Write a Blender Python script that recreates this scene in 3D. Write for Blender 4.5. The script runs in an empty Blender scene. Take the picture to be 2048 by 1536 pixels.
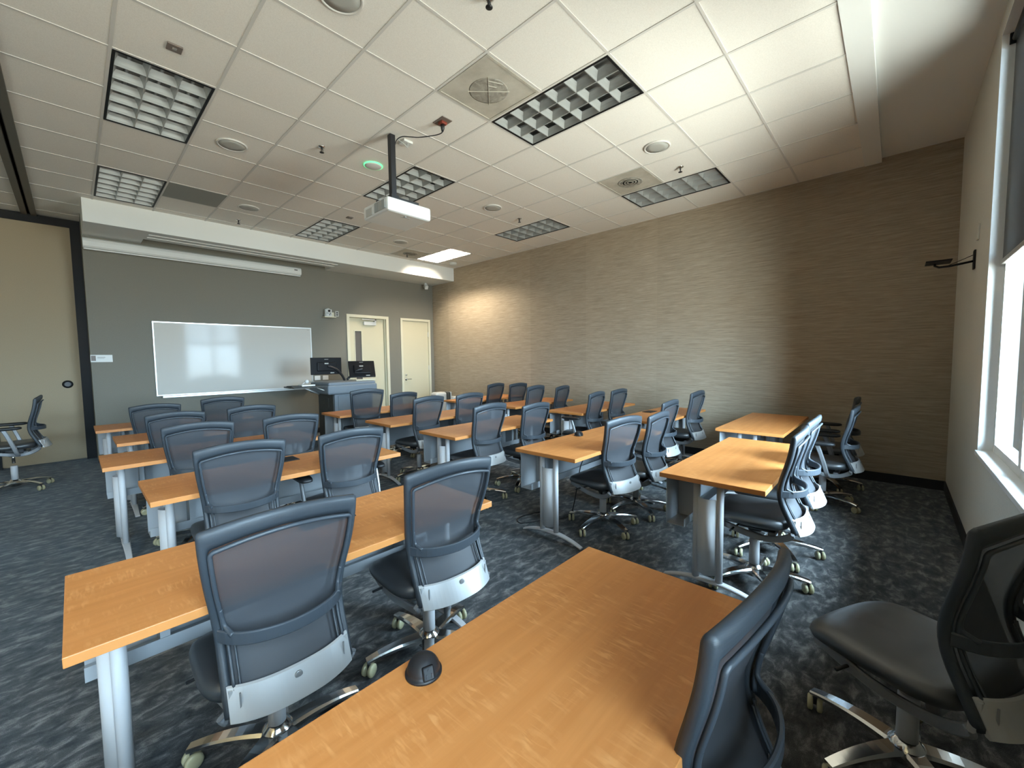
import bpy, bmesh, math, random
import numpy as np
from mathutils import Vector, Matrix
random.seed(7)
SC = bpy.context.scene
COL = SC.collection
PI = math.pi
T = 0.6096            # ceiling module (2 ft)
H = 3.66              # ceiling height
XR, YF, YB = 3.65, 5.923, -3.239    # tan wall, front wall, window wall
XL = -8.2             # far wall of the other half of the divided room

# ------------------------------------------------------------------ materials
def mat(name, col, rough=.5, metal=0., spec=.5, emit=None, estr=0., coat=0., ior=None):
    m = bpy.data.materials.new(name); m.use_nodes = True
    b = m.node_tree.nodes['Principled BSDF']
    b.inputs['Base Color'].default_value = (*col, 1)
    b.inputs['Roughness'].default_value = rough
    b.inputs['Metallic'].default_value = metal
    b.inputs['Specular IOR Level'].default_value = spec
    b.inputs['Coat Weight'].default_value = coat
    if emit:
        b.inputs['Emission Color'].default_value = (*emit, 1)
        b.inputs['Emission Strength'].default_value = estr
    return m

def nodes(m):
    return m.node_tree.nodes, m.node_tree.links, m.node_tree.nodes['Principled BSDF']

def noise_col(m, c1, c2, scale=(1, 1, 1), nscale=5., detail=4., lo=.35, hi=.65, coord='Object', rough=.6, dist=0., extra=None):
    N, L, B = nodes(m)
    tc = N.new('ShaderNodeTexCoord'); mp = N.new('ShaderNodeMapping'); nz = N.new('ShaderNodeTexNoise'); cr = N.new('ShaderNodeValToRGB')
    mp.inputs['Scale'].default_value = scale
    nz.inputs['Scale'].default_value = nscale; nz.inputs['Detail'].default_value = detail; nz.inputs['Roughness'].default_value = rough
    nz.inputs['Distortion'].default_value = dist
    cr.color_ramp.elements[0].position = lo; cr.color_ramp.elements[0].color = (*c1, 1)
    cr.color_ramp.elements[1].position = hi; cr.color_ramp.elements[1].color = (*c2, 1)
    L.new(tc.outputs[coord], mp.inputs['Vector']); L.new(mp.outputs[0], nz.inputs['Vector'])
    L.new(nz.outputs['Fac'], cr.inputs['Fac']); L.new(cr.outputs['Color'], B.inputs['Base Color'])
    return nz, cr, mp, tc

def add_bump(m, sock, strength=.2, dist=.002):
    N, L, B = nodes(m)
    b = N.new('ShaderNodeBump'); b.inputs['Strength'].default_value = strength; b.inputs['Distance'].default_value = dist
    L.new(sock, b.inputs['Height']); L.new(b.outputs[0], B.inputs['Normal'])

M = {}
M['white_paint'] = mat('white_paint', (.70, .69, .65), .75)
M['ceil_gyp'] = mat('gypsum_paint', (.74, .75, .73), .8)
M['grid_white'] = mat('grid_white', (.63, .61, .575), .55)
M['tile'] = mat('ceiling_tile', (.72, .70, .66), .9, spec=.1)
nz, cr, mp, tc = noise_col(M['tile'], (.75, .72, .665), (.83, .80, .745), nscale=160, detail=3, lo=.3, hi=.6)
add_bump(M['tile'], nz.outputs['Fac'], .25, .0015)
# grey wall paint
M['grey_wall'] = mat('grey_wall_paint', (.185, .18, .155), .75, spec=.3)
nz, cr, mp, tc = noise_col(M['grey_wall'], (.182, .171, .140), (.194, .183, .150), nscale=90, detail=2)
add_bump(M['grey_wall'], nz.outputs['Fac'], .08, .001)
M['back_wall'] = mat('pale_wall_paint', (.50, .475, .41), .8, spec=.3)
nz, cr, mp, tc = noise_col(M['back_wall'], (.58, .56, .50), (.62, .60, .535), nscale=120, detail=2)
add_bump(M['back_wall'], nz.outputs['Fac'], .12, .001)
# grasscloth wallpaper on the tan wall
M['grasscloth'] = mat('grasscloth_wallpaper', (.3, .24, .17), .8, spec=.25)
def grasscloth():
    m = M['grasscloth']
    nz, cr, mp, tc = noise_col(m, (.285, .222, .152), (.405, .33, .24), scale=(1, 1.1, 30), nscale=2.2, detail=7, lo=.36, hi=.64, rough=.72)
    N, L, B = nodes(m)
    mp2 = N.new('ShaderNodeMapping'); mp2.inputs['Scale'].default_value = (1, 4, 240)
    n2 = N.new('ShaderNodeTexNoise'); n2.inputs['Scale'].default_value = 2.; n2.inputs['Detail'].default_value = 3
    L.new(tc.outputs['Object'], mp2.inputs['Vector']); L.new(mp2.outputs[0], n2.inputs['Vector'])
    mx = N.new('ShaderNodeMixRGB'); mx.blend_type = 'OVERLAY'; mx.inputs['Fac'].default_value = .5
    L.new(cr.outputs['Color'], mx.inputs['Color1']); L.new(n2.outputs['Color'], mx.inputs['Color2'])
    # each drop of paper is a hair lighter or darker than its neighbour
    sx = N.new('ShaderNodeSeparateXYZ'); L.new(tc.outputs['Object'], sx.inputs[0])
    dv = N.new('ShaderNodeMath'); dv.operation = 'MULTIPLY'; dv.inputs[1].default_value = 1/1.32; L.new(sx.outputs['Y'], dv.inputs[0])
    fl = N.new('ShaderNodeMath'); fl.operation = 'FLOOR'; L.new(dv.outputs[0], fl.inputs[0])
    wn = N.new('ShaderNodeTexWhiteNoise'); wn.noise_dimensions = '1D'; L.new(fl.outputs[0], wn.inputs['W'])
    mr = N.new('ShaderNodeMapRange'); mr.inputs['To Min'].default_value = .93; mr.inputs['To Max'].default_value = 1.05
    L.new(wn.outputs['Value'], mr.inputs['Value'])
    hs = N.new('ShaderNodeHueSaturation'); hs.inputs['Saturation'].default_value = .95
    L.new(mr.outputs[0], hs.inputs['Value']); L.new(mx.outputs[0], hs.inputs['Color'])
    sat = hs
    # BW overlay noise -> remove colour by using Fac
    L.new(n2.outputs['Fac'], mx.inputs['Color2'])
    L.new(sat.outputs[0], B.inputs['Base Color'])
    add_bump(m, n2.outputs['Fac'], .25, .0012)
grasscloth()
# mottled carpet
M['carpet'] = mat('mottled_carpet', (.03, .03, .03), .95, spec=.08)
def carpet():
    m = M['carpet']
    nz, cr, mp, tc = noise_col(m, (.0160, .0146, .0137), (.215, .204, .194), scale=(9.5, 17, 1), nscale=1.0, detail=7, lo=.36, hi=.68, rough=.66, dist=.45)
    e = cr.color_ramp.elements.new(.51); e.color = (.058, .054, .0515, 1)
    N, L, B = nodes(m)
    n2 = N.new('ShaderNodeTexNoise'); n2.inputs['Scale'].default_value = 380; n2.inputs['Detail'].default_value = 1
    L.new(tc.outputs['Object'], n2.inputs['Vector'])
    mr = N.new('ShaderNodeMapRange'); mr.inputs['From Min'].default_value = .3; mr.inputs['From Max'].default_value = .7
    mr.inputs['To Min'].default_value = .55; mr.inputs['To Max'].default_value = 1.35
    L.new(n2.outputs['Fac'], mr.inputs['Value'])
    mx = N.new('ShaderNodeMixRGB'); mx.blend_type = 'MULTIPLY'; mx.inputs['Fac'].default_value = 1
    L.new(cr.outputs['Color'], mx.inputs['Color1']); L.new(mr.outputs[0], mx.inputs['Color2']); L.new(mx.outputs[0], B.inputs['Base Color'])
    B.inputs['Sheen Weight'].default_value = .2; B.inputs['Sheen Roughness'].default_value = .5; B.inputs['Sheen Tint'].default_value = (.75, .9, 1, 1)
    add_bump(m, n2.outputs['Fac'], .5, .003)
carpet()
# figured orange wood (fiddleback ripples across the grain)
def wood(name, k=1.):
    m = M[name] = mat(name, (.6, .25, .06), .38, spec=.4)
    nz, cr, mp, tc = noise_col(m, (.52*k, .193*k, .049*k), (.62*k, .247*k, .071*k), scale=(2.2, 30, 20), nscale=1.0, detail=5, lo=.28, hi=.72, rough=.6, dist=.2)
    mp.vector_type = 'POINT'
    N, L, B = nodes(m)
    mp2 = N.new('ShaderNodeMapping'); mp2.inputs['Scale'].default_value = (82, 15, 6); mp2.inputs['Rotation'].default_value = (0, 0, .30)
    n2 = N.new('ShaderNodeTexNoise'); n2.inputs['Scale'].default_value = 1.; n2.inputs['Detail'].default_value = 2.5; n2.inputs['Distortion'].default_value = .7
    n3 = N.new('ShaderNodeTexNoise'); n3.inputs['Scale'].default_value = 1.; n3.inputs['Detail'].default_value = 3; mp3 = N.new('ShaderNodeMapping'); mp3.inputs['Scale'].default_value = (3.0, 11, 4); L.new(tc.outputs['Object'], mp3.inputs['Vector'])
    L.new(tc.outputs['Object'], mp2.inputs['Vector']); L.new(mp2.outputs[0], n2.inputs['Vector']); L.new(mp3.outputs[0], n3.inputs['Vector'])
    r2 = N.new('ShaderNodeMapRange'); r2.inputs['From Min'].default_value = .50; r2.inputs['From Max'].default_value = .68
    L.new(n2.outputs['Fac'], r2.inputs['Value'])
    r3 = N.new('ShaderNodeMapRange'); r3.inputs['From Min'].default_value = .42; r3.inputs['From Max'].default_value = .66
    L.new(n3.outputs['Fac'], r3.inputs['Value'])
    mu = N.new('ShaderNodeMath'); mu.operation = 'MULTIPLY'; L.new(r2.outputs[0], mu.inputs[0]); L.new(r3.outputs[0], mu.inputs[1])
    mu2 = N.new('ShaderNodeMath'); mu2.operation = 'MULTIPLY'; L.new(mu.outputs[0], mu2.inputs[0]); mu2.inputs[1].default_value = .75
    mx = N.new('ShaderNodeMixRGB'); mx.inputs['Color2'].default_value = (.75*k, .350*k, .125*k, 1)
    L.new(mu2.outputs[0], mx.inputs['Fac']); L.new(cr.outputs['Color'], mx.inputs['Color1']); L.new(mx.outputs[0], B.inputs['Base Color'])
wood('orange_wood')
M['edge'] = mat('wood_edge_band', (.52, .205, .055), .45)
M['black_metal'] = mat('black_metal', (.009, .009, .010), .5, spec=.2)
M['dark_plastic'] = mat('slate_plastic', (.045, .053, .063), .40)
M['silver_paint'] = mat('silver_paint', (.58, .58, .59), .5)
M['leg_paint'] = mat('grey_silver_paint', (.50, .50, .51), .45)
M['tray_paint'] = mat('tray_grey_paint', (.30, .315, .33), .5)
M['chrome'] = mat('polished_aluminium', (.78, .78, .77), .14, metal=1.)
M['plate_alu'] = mat('satin_aluminium', (.50, .50, .495), .36, metal=.3); M['plate_seam'] = mat('plate_seam', (.30, .30, .30), .4, metal=.3)
M['leather'] = mat('black_leather', (.030, .033, .036), .44, spec=1., coat=.35); nodes(M['leather'])[2].inputs['Coat Roughness'].default_value = .42
M['under'] = mat('grey_underframe', (.24, .245, .255), .35, metal=.25)
M['mech'] = mat('black_mechanism', (.012, .012, .014), .5)
M['pad'] = mat('black_arm_pad', (.010, .010, .011), .5)
M['caster'] = mat('olive_clear_caster', (.52, .48, .30), .2, spec=.6)
_N, _L, _B = nodes(M['caster']); _B.inputs['Transmission Weight'].default_value = .2
def mesh_fabric():
    m = M['mesh'] = bpy.data.materials.new('woven_mesh'); m.use_nodes = True
    N, L, B = nodes(m)
    B.inputs['Base Color'].default_value = (.048, .050, .056, 1); B.inputs['Roughness'].default_value = .6
    tr = N.new('ShaderNodeBsdfTransparent'); mx = N.new('ShaderNodeMixShader'); mx.inputs['Fac'].default_value = .86
    L.new(tr.outputs[0], mx.inputs[1]); L.new(B.outputs[0], mx.inputs[2]); L.new(mx.outputs[0], N['Material Output'].inputs['Surface'])
mesh_fabric()
def headband():
    m = M['headband'] = mat('woven_frame_skin', (.034, .041, .049), .48)
    N, L, B = nodes(m)
    tc = N.new('ShaderNodeTexCoord'); wv = N.new('ShaderNodeTexWave'); wv.bands_direction = 'Z'; wv.inputs['Scale'].default_value = 95; wv.inputs['Distortion'].default_value = .3
    L.new(tc.outputs['Object'], wv.inputs['Vector'])
    add_bump(m, wv.outputs['Fac'], .12, .0008)
headband()
M['board'] = mat('whiteboard_enamel', (.55, .525, .48), .075, spec=.10)
M['alu'] = mat('brushed_aluminium', (.72, .72, .70), .35, metal=.7)
M['cream'] = mat('cream_door_paint', (.62, .565, .40), .5)
M['cream_frame'] = mat('cream_frame_paint', (.67, .63, .48), .45)
M['partition'] = mat('beige_partition_vinyl', (.33, .28, .19), .8, spec=.25)
nz, cr, mp, tc = noise_col(M['partition'], (.315, .252, .168), (.35, .285, .195), nscale=160, detail=2)
M['panel_white'] = mat('white_plastic', (.66, .66, .635), .45)
M['panel_grey'] = mat('grey_plastic', (.30, .30, .28), .5)
M['speaker'] = mat('speaker_grille', (.42, .42, .39), .6)
M['lectern'] = mat('lectern_grey_blue', (.165, .19, .215), .5)
M['lectern_dark'] = mat('lectern_dark_panel', (.055, .054, .048), .6)
M['lens'] = mat('black_glass', (.004, .004, .005), .06)
M['screen'] = mat('black_screen_plastic', (.004, .004, .005), .45, spec=.25)
M['brown'] = mat('brown_plate', (.16, .11, .09), .5)
M['red'] = mat('dark_red_socket', (.20, .035, .02), .4)
M['green'] = mat('green_ring_light', (.1, .6, .2), .4, emit=(.12, 1, .35), estr=1.6)
M['glass_vision'] = mat('dark_wired_glass', (.13, .12, .11), .15)
M['return'] = mat('grey_return_grille', (.27, .275, .25), .7)
def diffuser():
    m = M['diffuser'] = mat('stained_perforated_panel', (.45, .42, .35), .75)
    nz, cr, mp, tc = noise_col(m, (.34, .31, .25), (.56, .53, .46), nscale=3.2, detail=6, lo=.25, hi=.7, rough=.6)
    N, L, B = nodes(m)
    vo = N.new('ShaderNodeTexVoronoi'); vo.inputs['Scale'].default_value = 170
    L.new(tc.outputs['Object'], vo.inputs['Vector'])
    add_bump(m, vo.outputs['Distance'], .4, .002)
diffuser()
def swirl():
    m = M['swirl'] = mat('dusty_diffuser_core', (.25, .23, .2), .8)
    noise_col(m, (.20, .185, .155), (.40, .375, .32), nscale=11, detail=6, lo=.3, hi=.66, dist=1.6)
swirl()
M['louver'] = mat('parabolic_louver', (.42, .43, .42), .42, metal=.3)
M['reflector'] = mat('fixture_reflector', (.36, .37, .36), .4, metal=.2)
M['tube'] = mat('lamp_tube_off', (.5, .51, .5), .3)
M['tube_on'] = mat('lamp_tube_lit', (.9, .88, .8), .4, emit=(1, .88, .70), estr=480)
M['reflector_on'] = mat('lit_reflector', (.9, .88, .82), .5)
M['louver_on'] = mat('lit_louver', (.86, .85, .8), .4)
def shade(key='shade', open_=.75):
    m = M[key] = bpy.data.materials.new('solar_shade_cloth'); m.use_nodes = True
    N, L, B = nodes(m)
    B.inputs['Base Color'].default_value = (.022, .022, .024, 1); B.inputs['Roughness'].default_value = .32; B.inputs['Specular IOR Level'].default_value = .6
    tr = N.new('ShaderNodeBsdfTransparent'); mx = N.new('ShaderNodeMixShader')
    lw = N.new('ShaderNodeLayerWeight'); lw.inputs['Blend'].default_value = .35   # an open weave closes up at grazing angles
    mr = N.new('ShaderNodeMapRange'); mr.inputs['From Min'].default_value = 0.; mr.inputs['From Max'].default_value = .82
    mr.inputs['To Min'].default_value = 1-open_; mr.inputs['To Max'].default_value = 1.
    L.new(lw.outputs['Facing'], mr.inputs['Value']); L.new(mr.outputs[0], mx.inputs['Fac'])
    L.new(tr.outputs[0], mx.inputs[1]); L.new(B.outputs[0], mx.inputs[2]); L.new(mx.outputs[0], N['Material Output'].inputs['Surface'])
shade()
shade('shade_dense', .60)  # denser weave for the added shade that dims the second window
def cream_cloth():  # cloth of an added shade, tinted to warm the light passing through
    m = M['cream_cloth'] = bpy.data.materials.new('translucent_cream_cloth'); m.use_nodes = True
    N, L, B = nodes(m)
    tl = N.new('ShaderNodeBsdfTranslucent'); tl.inputs['Color'].default_value = (.95, .78, .56, 1); df = N.new('ShaderNodeBsdfDiffuse'); df.inputs['Color'].default_value = (.6, .5, .38, 1)
    mx = N.new('ShaderNodeMixShader'); mx.inputs['Fac'].default_value = .15
    L.new(tl.outputs[0], mx.inputs[1]); L.new(df.outputs[0], mx.inputs[2]); L.new(mx.outputs[0], N['Material Output'].inputs['Surface'])
cream_cloth()
def pane():
    m = M['pane'] = bpy.data.materials.new('window_glass'); m.use_nodes = True
    N, L, B = nodes(m)
    gl = N.new('ShaderNodeBsdfGlossy'); gl.inputs['Roughness'].default_value = .02
    tr = N.new('ShaderNodeBsdfTransparent'); tr.inputs['Color'].default_value = (.93, .97, .97, 1)
    mx = N.new('ShaderNodeMixShader'); fr = N.new('ShaderNodeFresnel'); fr.inputs['IOR'].default_value = 1.2
    L.new(fr.outputs[0], mx.inputs['Fac']); L.new(tr.outputs[0], mx.inputs[1]); L.new(gl.outputs[0], mx.inputs[2])
    L.new(mx.outputs[0], N['Material Output'].inputs['Surface'])
pane()
M['win_frame'] = mat('white_window_frame', (.80, .81, .80), .4)
M['rubber'] = mat('black_rubber_base', (.006, .006, .007), .6)
M['ground'] = mat('pale_paving', (.55, .54, .5), .9)

# ------------------------------------------------------------------ mesh builder
class MB:
    def __init__(s): s.v = []; s.f = []; s.mi = []; s.smooth = []
    def add(s, verts, faces, mi=0, smooth=False):
        o = len(s.v); s.v += [tuple(map(float, p)) for p in verts]
        for f in faces: s.f.append(tuple(i+o for i in f)); s.mi.append(mi); s.smooth.append(smooth)
    def box(s, x0, x1, y0, y1, z0, z1, mi=0, bev=0.):
        if bev <= 0:
            v = [(x0,y0,z0),(x1,y0,z0),(x1,y1,z0),(x0,y1,z0),(x0,y0,z1),(x1,y0,z1),(x1,y1,z1),(x0,y1,z1)]
            s.add(v, [(0,3,2,1),(4,5,6,7),(0,1,5,4),(1,2,6,5),(2,3,7,6),(3,0,4,7)], mi)
        else:
            bm = bmesh.new(); bmesh.ops.create_cube(bm, size=1)
            for w in bm.verts: w.co = Vector(((x0+x1)/2+w.co.x*(x1-x0), (y0+y1)/2+w.co.y*(y1-y0), (z0+z1)/2+w.co.z*(z1-z0)))
            bmesh.ops.bevel(bm, geom=bm.edges[:]+bm.verts[:], offset=bev, segments=2, profile=.5, affect='EDGES')
            bm.verts.index_update()
            s.add([w.co[:] for w in bm.verts], [tuple(w.index for w in f.verts) for f in bm.faces], mi, False); bm.free()
    def loft(s, rings, mi=0, smooth=True, cap=True, closed=False):
        n = len(rings[0]); v = [p for r in rings for p in r]; f = []
        R = len(rings)
        for i in range(R if closed else R-1):
            a, b = i*n, ((i+1) % R)*n
            for j in range(n):
                k = (j+1) % n; f.append((a+j, a+k, b+k, b+j))
        s.add(v, f, mi, smooth)
        if cap and not closed:
            s.add(rings[0], [tuple(range(n))[::-1]], mi); s.add(rings[-1], [tuple(range(n))], mi)
    def tube(s, path, r, n=10, mi=0, cap=True, closed=False):
        P = [Vector(p) for p in path]; rr = r if isinstance(r, (list, tuple)) else [r]*len(P)
        rings = []; up = None
        for i, p in enumerate(P):
            if closed: t = P[(i+1) % len(P)]-P[i-1]
            else: t = (P[min(i+1, len(P)-1)]-P[max(i-1, 0)])
            t.normalize()
            if up is None:
                up = Vector((0,0,1)) if abs(t.z) < .9 else Vector((1,0,0))
            a = t.cross(up)
            if a.length < 1e-4: a = t.cross(Vector((1,0,0)))
            a.normalize(); b = a.cross(t).normalized(); up = b
            rings.append([(p+rr[i]*(math.cos(2*PI*k/n)*a+math.sin(2*PI*k/n)*b))[:] for k in range(n)])
        s.loft(rings, mi, True, cap, closed)
    def band(s, path, w, th, wdir, mi=0, cap=True):
        # rectangular, slightly rounded section: width w along wdir (per point or one), thickness th across
        P = [Vector(p) for p in path]; n = len(P); rings = []
        for i, p in enumerate(P):
            t = (P[min(i+1, n-1)]-P[max(i-1, 0)]).normalized()
            wd = Vector(wdir[i] if isinstance(wdir, list) else wdir); wd = (wd-t*wd.dot(t)).normalized()
            nd = t.cross(wd)
            W = w[i] if isinstance(w, (list, tuple)) else w; TH = th[i] if isinstance(th, (list, tuple)) else th
            c = min(W, TH)*.28
            sec = [(-W/2+c,-TH/2),(W/2-c,-TH/2),(W/2,-TH/2+c),(W/2,TH/2-c),(W/2-c,TH/2),(-W/2+c,TH/2),(-W/2,TH/2-c),(-W/2,-TH/2+c)]
            rings.append([(p+wd*a+nd*b)[:] for a, b in sec])
        s.loft(rings, mi, False, cap)
    def lathe(s, prof, c=(0,0,0), n=20, mi=0, axis='z', smooth=True):
        rings = []
        for r, z in prof:
            ring = []
            for k in range(n):
                a = 2*PI*k/n; x, y = r*math.cos(a), r*math.sin(a)
                p = (x, y, z) if axis == 'z' else ((z, x, y) if axis == 'x' else (y, z, x))
                ring.append((p[0]+c[0], p[1]+c[1], p[2]+c[2]))
            rings.append(ring)
        s.loft(rings, mi, smooth, True)
    def quad(s, a, b, c, d, mi=0): s.add([a,b,c,d], [(0,1,2,3)], mi)
    def build(s, name, mats, parent=None, loc=(0,0,0), rot=(0,0,0), fix=True):
        me = bpy.data.meshes.new(name); me.from_pydata(s.v, [], s.f)
        for m in (mats if isinstance(mats, list) else [mats]): me.materials.append(M[m] if isinstance(m, str) else m)
        for i, p in enumerate(me.polygons): p.material_index = s.mi[i]; p.use_smooth = s.smooth[i]
        if fix:
            bm = bmesh.new(); bm.from_mesh(me); bmesh.ops.remove_doubles(bm, verts=bm.verts, dist=1e-5)
            bmesh.ops.recalc_face_normals(bm, faces=bm.faces); bm.to_mesh(me); bm.free()
        me.update()
        o = bpy.data.objects.new(name, me); COL.objects.link(o); o.location = loc; o.rotation_euler = rot
        if parent: o.parent = parent
        return o

def tag(o, label=None, cat=None, group=None, kind=None):
    if label: o['label'] = label
    if cat: o['category'] = cat
    if group: o['group'] = group
    if kind: o['kind'] = kind
    return o
def thing(name, label, cat, loc=(0,0,0), rz=0., group=None):
    o = bpy.data.objects.new(name, None); COL.objects.link(o); o.empty_display_size = .1
    o.location = loc; o.rotation_euler = (0, 0, rz)
    return tag(o, label, cat, group)
def struct(o): o['kind'] = 'structure'; return o
def copy_tree(o, parent=None):
    c = o.copy(); COL.objects.link(c)
    if parent: c.parent = parent
    for ch in [x for x in o.children]: copy_tree(ch, c)
    return c

# ------------------------------------------------------------------ room shell
mb = MB(); mb.box(XL, XR+.2, YB-.3, 6.9, -.1, 0); struct(mb.build('floor', 'carpet'))
mb = MB(); mb.box(XR, XR+.2, YB-.3, YF+.9, 0, 3.9); struct(mb.build('wall_right', 'grasscloth'))
# front wall with two door openings (openings closed by the doors)
D1 = (1.361, 2.368, 2.495); D2 = (2.683, 3.541, 2.49)
mb = MB(); mb.box(-2.545, XR, YF, YF+.55, 0, 3.9); struct(mb.build('wall_front', 'grey_wall'))
# wall of the other half of the room, left of the pocket door, and its far side
mb = MB(); mb.box(XL, -3.58, 6.43, 6.9, 0, 3.9); mb.box(-3.58, -2.545, 6.5, 6.9, 0, 3.9); struct(mb.build('wall_left_front', 'grasscloth'))
mb = MB(); mb.box(XL-.2, XL, YB-.3, 6.9, 0, 3.9); struct(mb.build('wall_left', 'back_wall'))
# window wall: openings W1 (next to the tan wall) and unseen W2, W3, added to light the left side
WZ0, WZ1 = .81, 3.58
WINS = [(-.06, 1.577), (-3.65, -2.01), (-6.6, -4.96)]
mb = MB(); xs = sorted(WINS); x = XL; th = .17
for a, b in xs:
    mb.box(x, a, YB-th, YB, 0, 3.9); mb.box(a, b, YB-th, YB, 0, WZ0-.03); mb.box(a, b, YB-th, YB, WZ1, 3.9); x = b
mb.box(x, XR+.2, YB-th, YB, 0, 3.9)
struct(mb.build('wall_back', 'back_wall'))
# baseboards
def board(name, x0, x1, y0, y1):
    mb = MB(); mb.box(x0, x1, y0, y1, 0, .105); struct(mb.build(name, 'rubber'))
board('baseboard_right', XR-.012, XR, YB, YF); board('baseboard_back', XL, XR, YB, YB+.012)
mb = MB(); mb.box(-2.545, D1[0], YF-.012, YF, 0, .105); mb.box(D1[1], D2[0], YF-.012, YF, 0, .105); mb.box(D2[1], XR, YF-.012, YF, 0, .105)
struct(mb.build('baseboard_front', 'rubber'))

# ceiling tiles: one quad per cell, cells taken by fixtures left out
FIX = [(i, j) for j in (-2, 2, 6) for i in (-4, 0, 4)]     # light cells i..i+1, j..j+2
DIF = [(-1, -1), (3, -1), (3, 7)]
RET = [(-3, 6)]
taken = set()
for i, j in FIX: taken |= {(i, j), (i, j+1)}
taken |= set(DIF) | set(RET)
XT = -2.975; YS = 5.05; YE = -2.46
mb = MB()
def cell(x0, x1, y0, y1):
    if x1-x0 > .01 and y1-y0 > .01: mb.quad((x0,y0,H+.0045), (x0,y1,H+.0045), (x1,y1,H+.0045), (x1,y0,H+.0045))
for i in range(-5, 6):
    for j in range(-5, 11):
        if (i, j) in taken: continue
        x0, x1 = max(i*T, XT), min((i+1)*T, XR); y0, y1 = max(j*T, YE), min((j+1)*T, 6.43)
        if i >= -4 and j >= 8: y1 = min(y1, YS+.02)
        cell(x0, x1, y0, y1)
# cells left of the track
for i in range(-14, -4):
    for j in range(-5, 11):
        x0, x1 = max(i*T, XL), min((i+1)*T, -3.12); y0, y1 = max(j*T, YE), min((j+1)*T, 6.43)
        cell(x0, x1, y0, y1)
struct(mb.build('ceiling', 'tile', fix=False))
# suspended grid (tee bars)
mb = MB(); g = .0095
for i in range(-13, 7):
    x = i*T
    if XT-.3 < x < -3.12+.02 or x < XL: continue
    y1 = YS if x > -2.54 else 6.42
    for a, b in [(YE, y1)]:
        mb.box(x-g, x+g, a, b, H, H+.02)
fixcol = {}
for j in range(-3, 11):
    y = j*T
    spans = [(XL, -3.12)]
    if y < YS: spans.append((XT, XR))
    else: spans.append((XT, -2.55))
    for a, b in spans:
        # break the bar where a light fixture straddles the line
        cuts = [(i*T, (i+1)*T) for i, jj in FIX if jj+1 == j and i*T >= a-.01 and (i+1)*T <= b+.01]
        p = a
        for c0, c1 in sorted(cuts): mb.box(p, c0, y-g, y+g, H+.0005, H+.019); p = c1
        mb.box(p, b, y-g, y+g, H+.0005, H+.019)
struct(mb.build('trim_1', 'grid_white'))
# gypsum border strip and the slightly higher ceiling along the windows
mb = MB(); mb.box(XL, XR, YE-.15, YE, H-.004, H+.12); struct(mb.build('ceiling_border', 'ceil_gyp'))
mb = MB(); mb.box(XL, XR, YB-.02, YE-.13, H+.045, H+.16); struct(mb.build('ceiling_window_side', 'ceil_gyp'))
mb = MB(); mb.box(XL, XR+.2, YB-.3, 6.9, H+.25, H+.3); struct(mb.build('ceiling_slab', 'panel_grey'))
# soffit along the front wall with a shallow recessed slot in its underside
mb = MB(); zs = 3.36; SX = -2.54
mb.box(SX, XR, YS, YS+.14, zs, H+.05)
mb.box(SX, -1.90, YS+.14, YF, zs, H+.05)
mb.box(.95, XR, YS+.14, YF, zs, H+.05)
mb.box(-1.90, .95, YS+.14, YS+.56, zs+.006, H+.05); mb.box(-1.90, .95, YS+.56, YF, zs+.24, H+.05)
mb.box(-1.87, .92, YS+.20, YS+.24, zs-.004, zs+.008); mb.box(-1.87, .92, YS+.38, YS+.42, zs-.004, zs+.008)
struct(mb.build('ceiling_soffit', 'ceil_gyp'))

# partition track in the ceiling, pocket door, black frame
t = thing('partition_track', 'dark grey slotted track running along the ceiling by the partition', 'track', (-3.045, 1.6, H))
mb = MB(); mb.box(-.075, -.016, -4.83, 4.8, -.025, .03); mb.box(.016, .075, -4.83, 4.8, -.025, .03); mb.build('rail', 'panel_grey', t)
mb = MB(); mb.box(-.016, .016, -4.83, 4.8, .0, .03); mb.build('slot', 'black_metal', t)
M['track'] = mat('track_grey', (.13, .125, .11), .5, metal=.3)
t.children[0].data.materials[0] = M['track']
t = bpy.data.objects.new('door_3', None); COL.objects.link(t); t.location = (-3.05, 6.43, 0); struct(t)
mb = MB(); mb.box(-.44, .40, 0, .06, .02, 3.56); mb.build('panel', 'partition', t)
mb = MB(); mb.box(.395, .515, -.03, .07, 0, H); mb.box(-.53, -.44, -.03, .07, 0, H); mb.box(-.44, .395, -.03, .07, 3.545, H)
mb.build('frame', 'black_metal', t)
mb = MB(); mb.lathe([(.0, -.02), (.03, -.022), (.05, -.018), (.058, -.006), (.06, .004)], (.25, -.003, 1.18), 24, 0, 'y'); mb.lathe([(.034, -.024), (.034, -.02)], (.25, -.003, 1.18), 20, 1, 'y')
mb.build('pull', ['black_metal', 'mech'], t)

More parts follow.
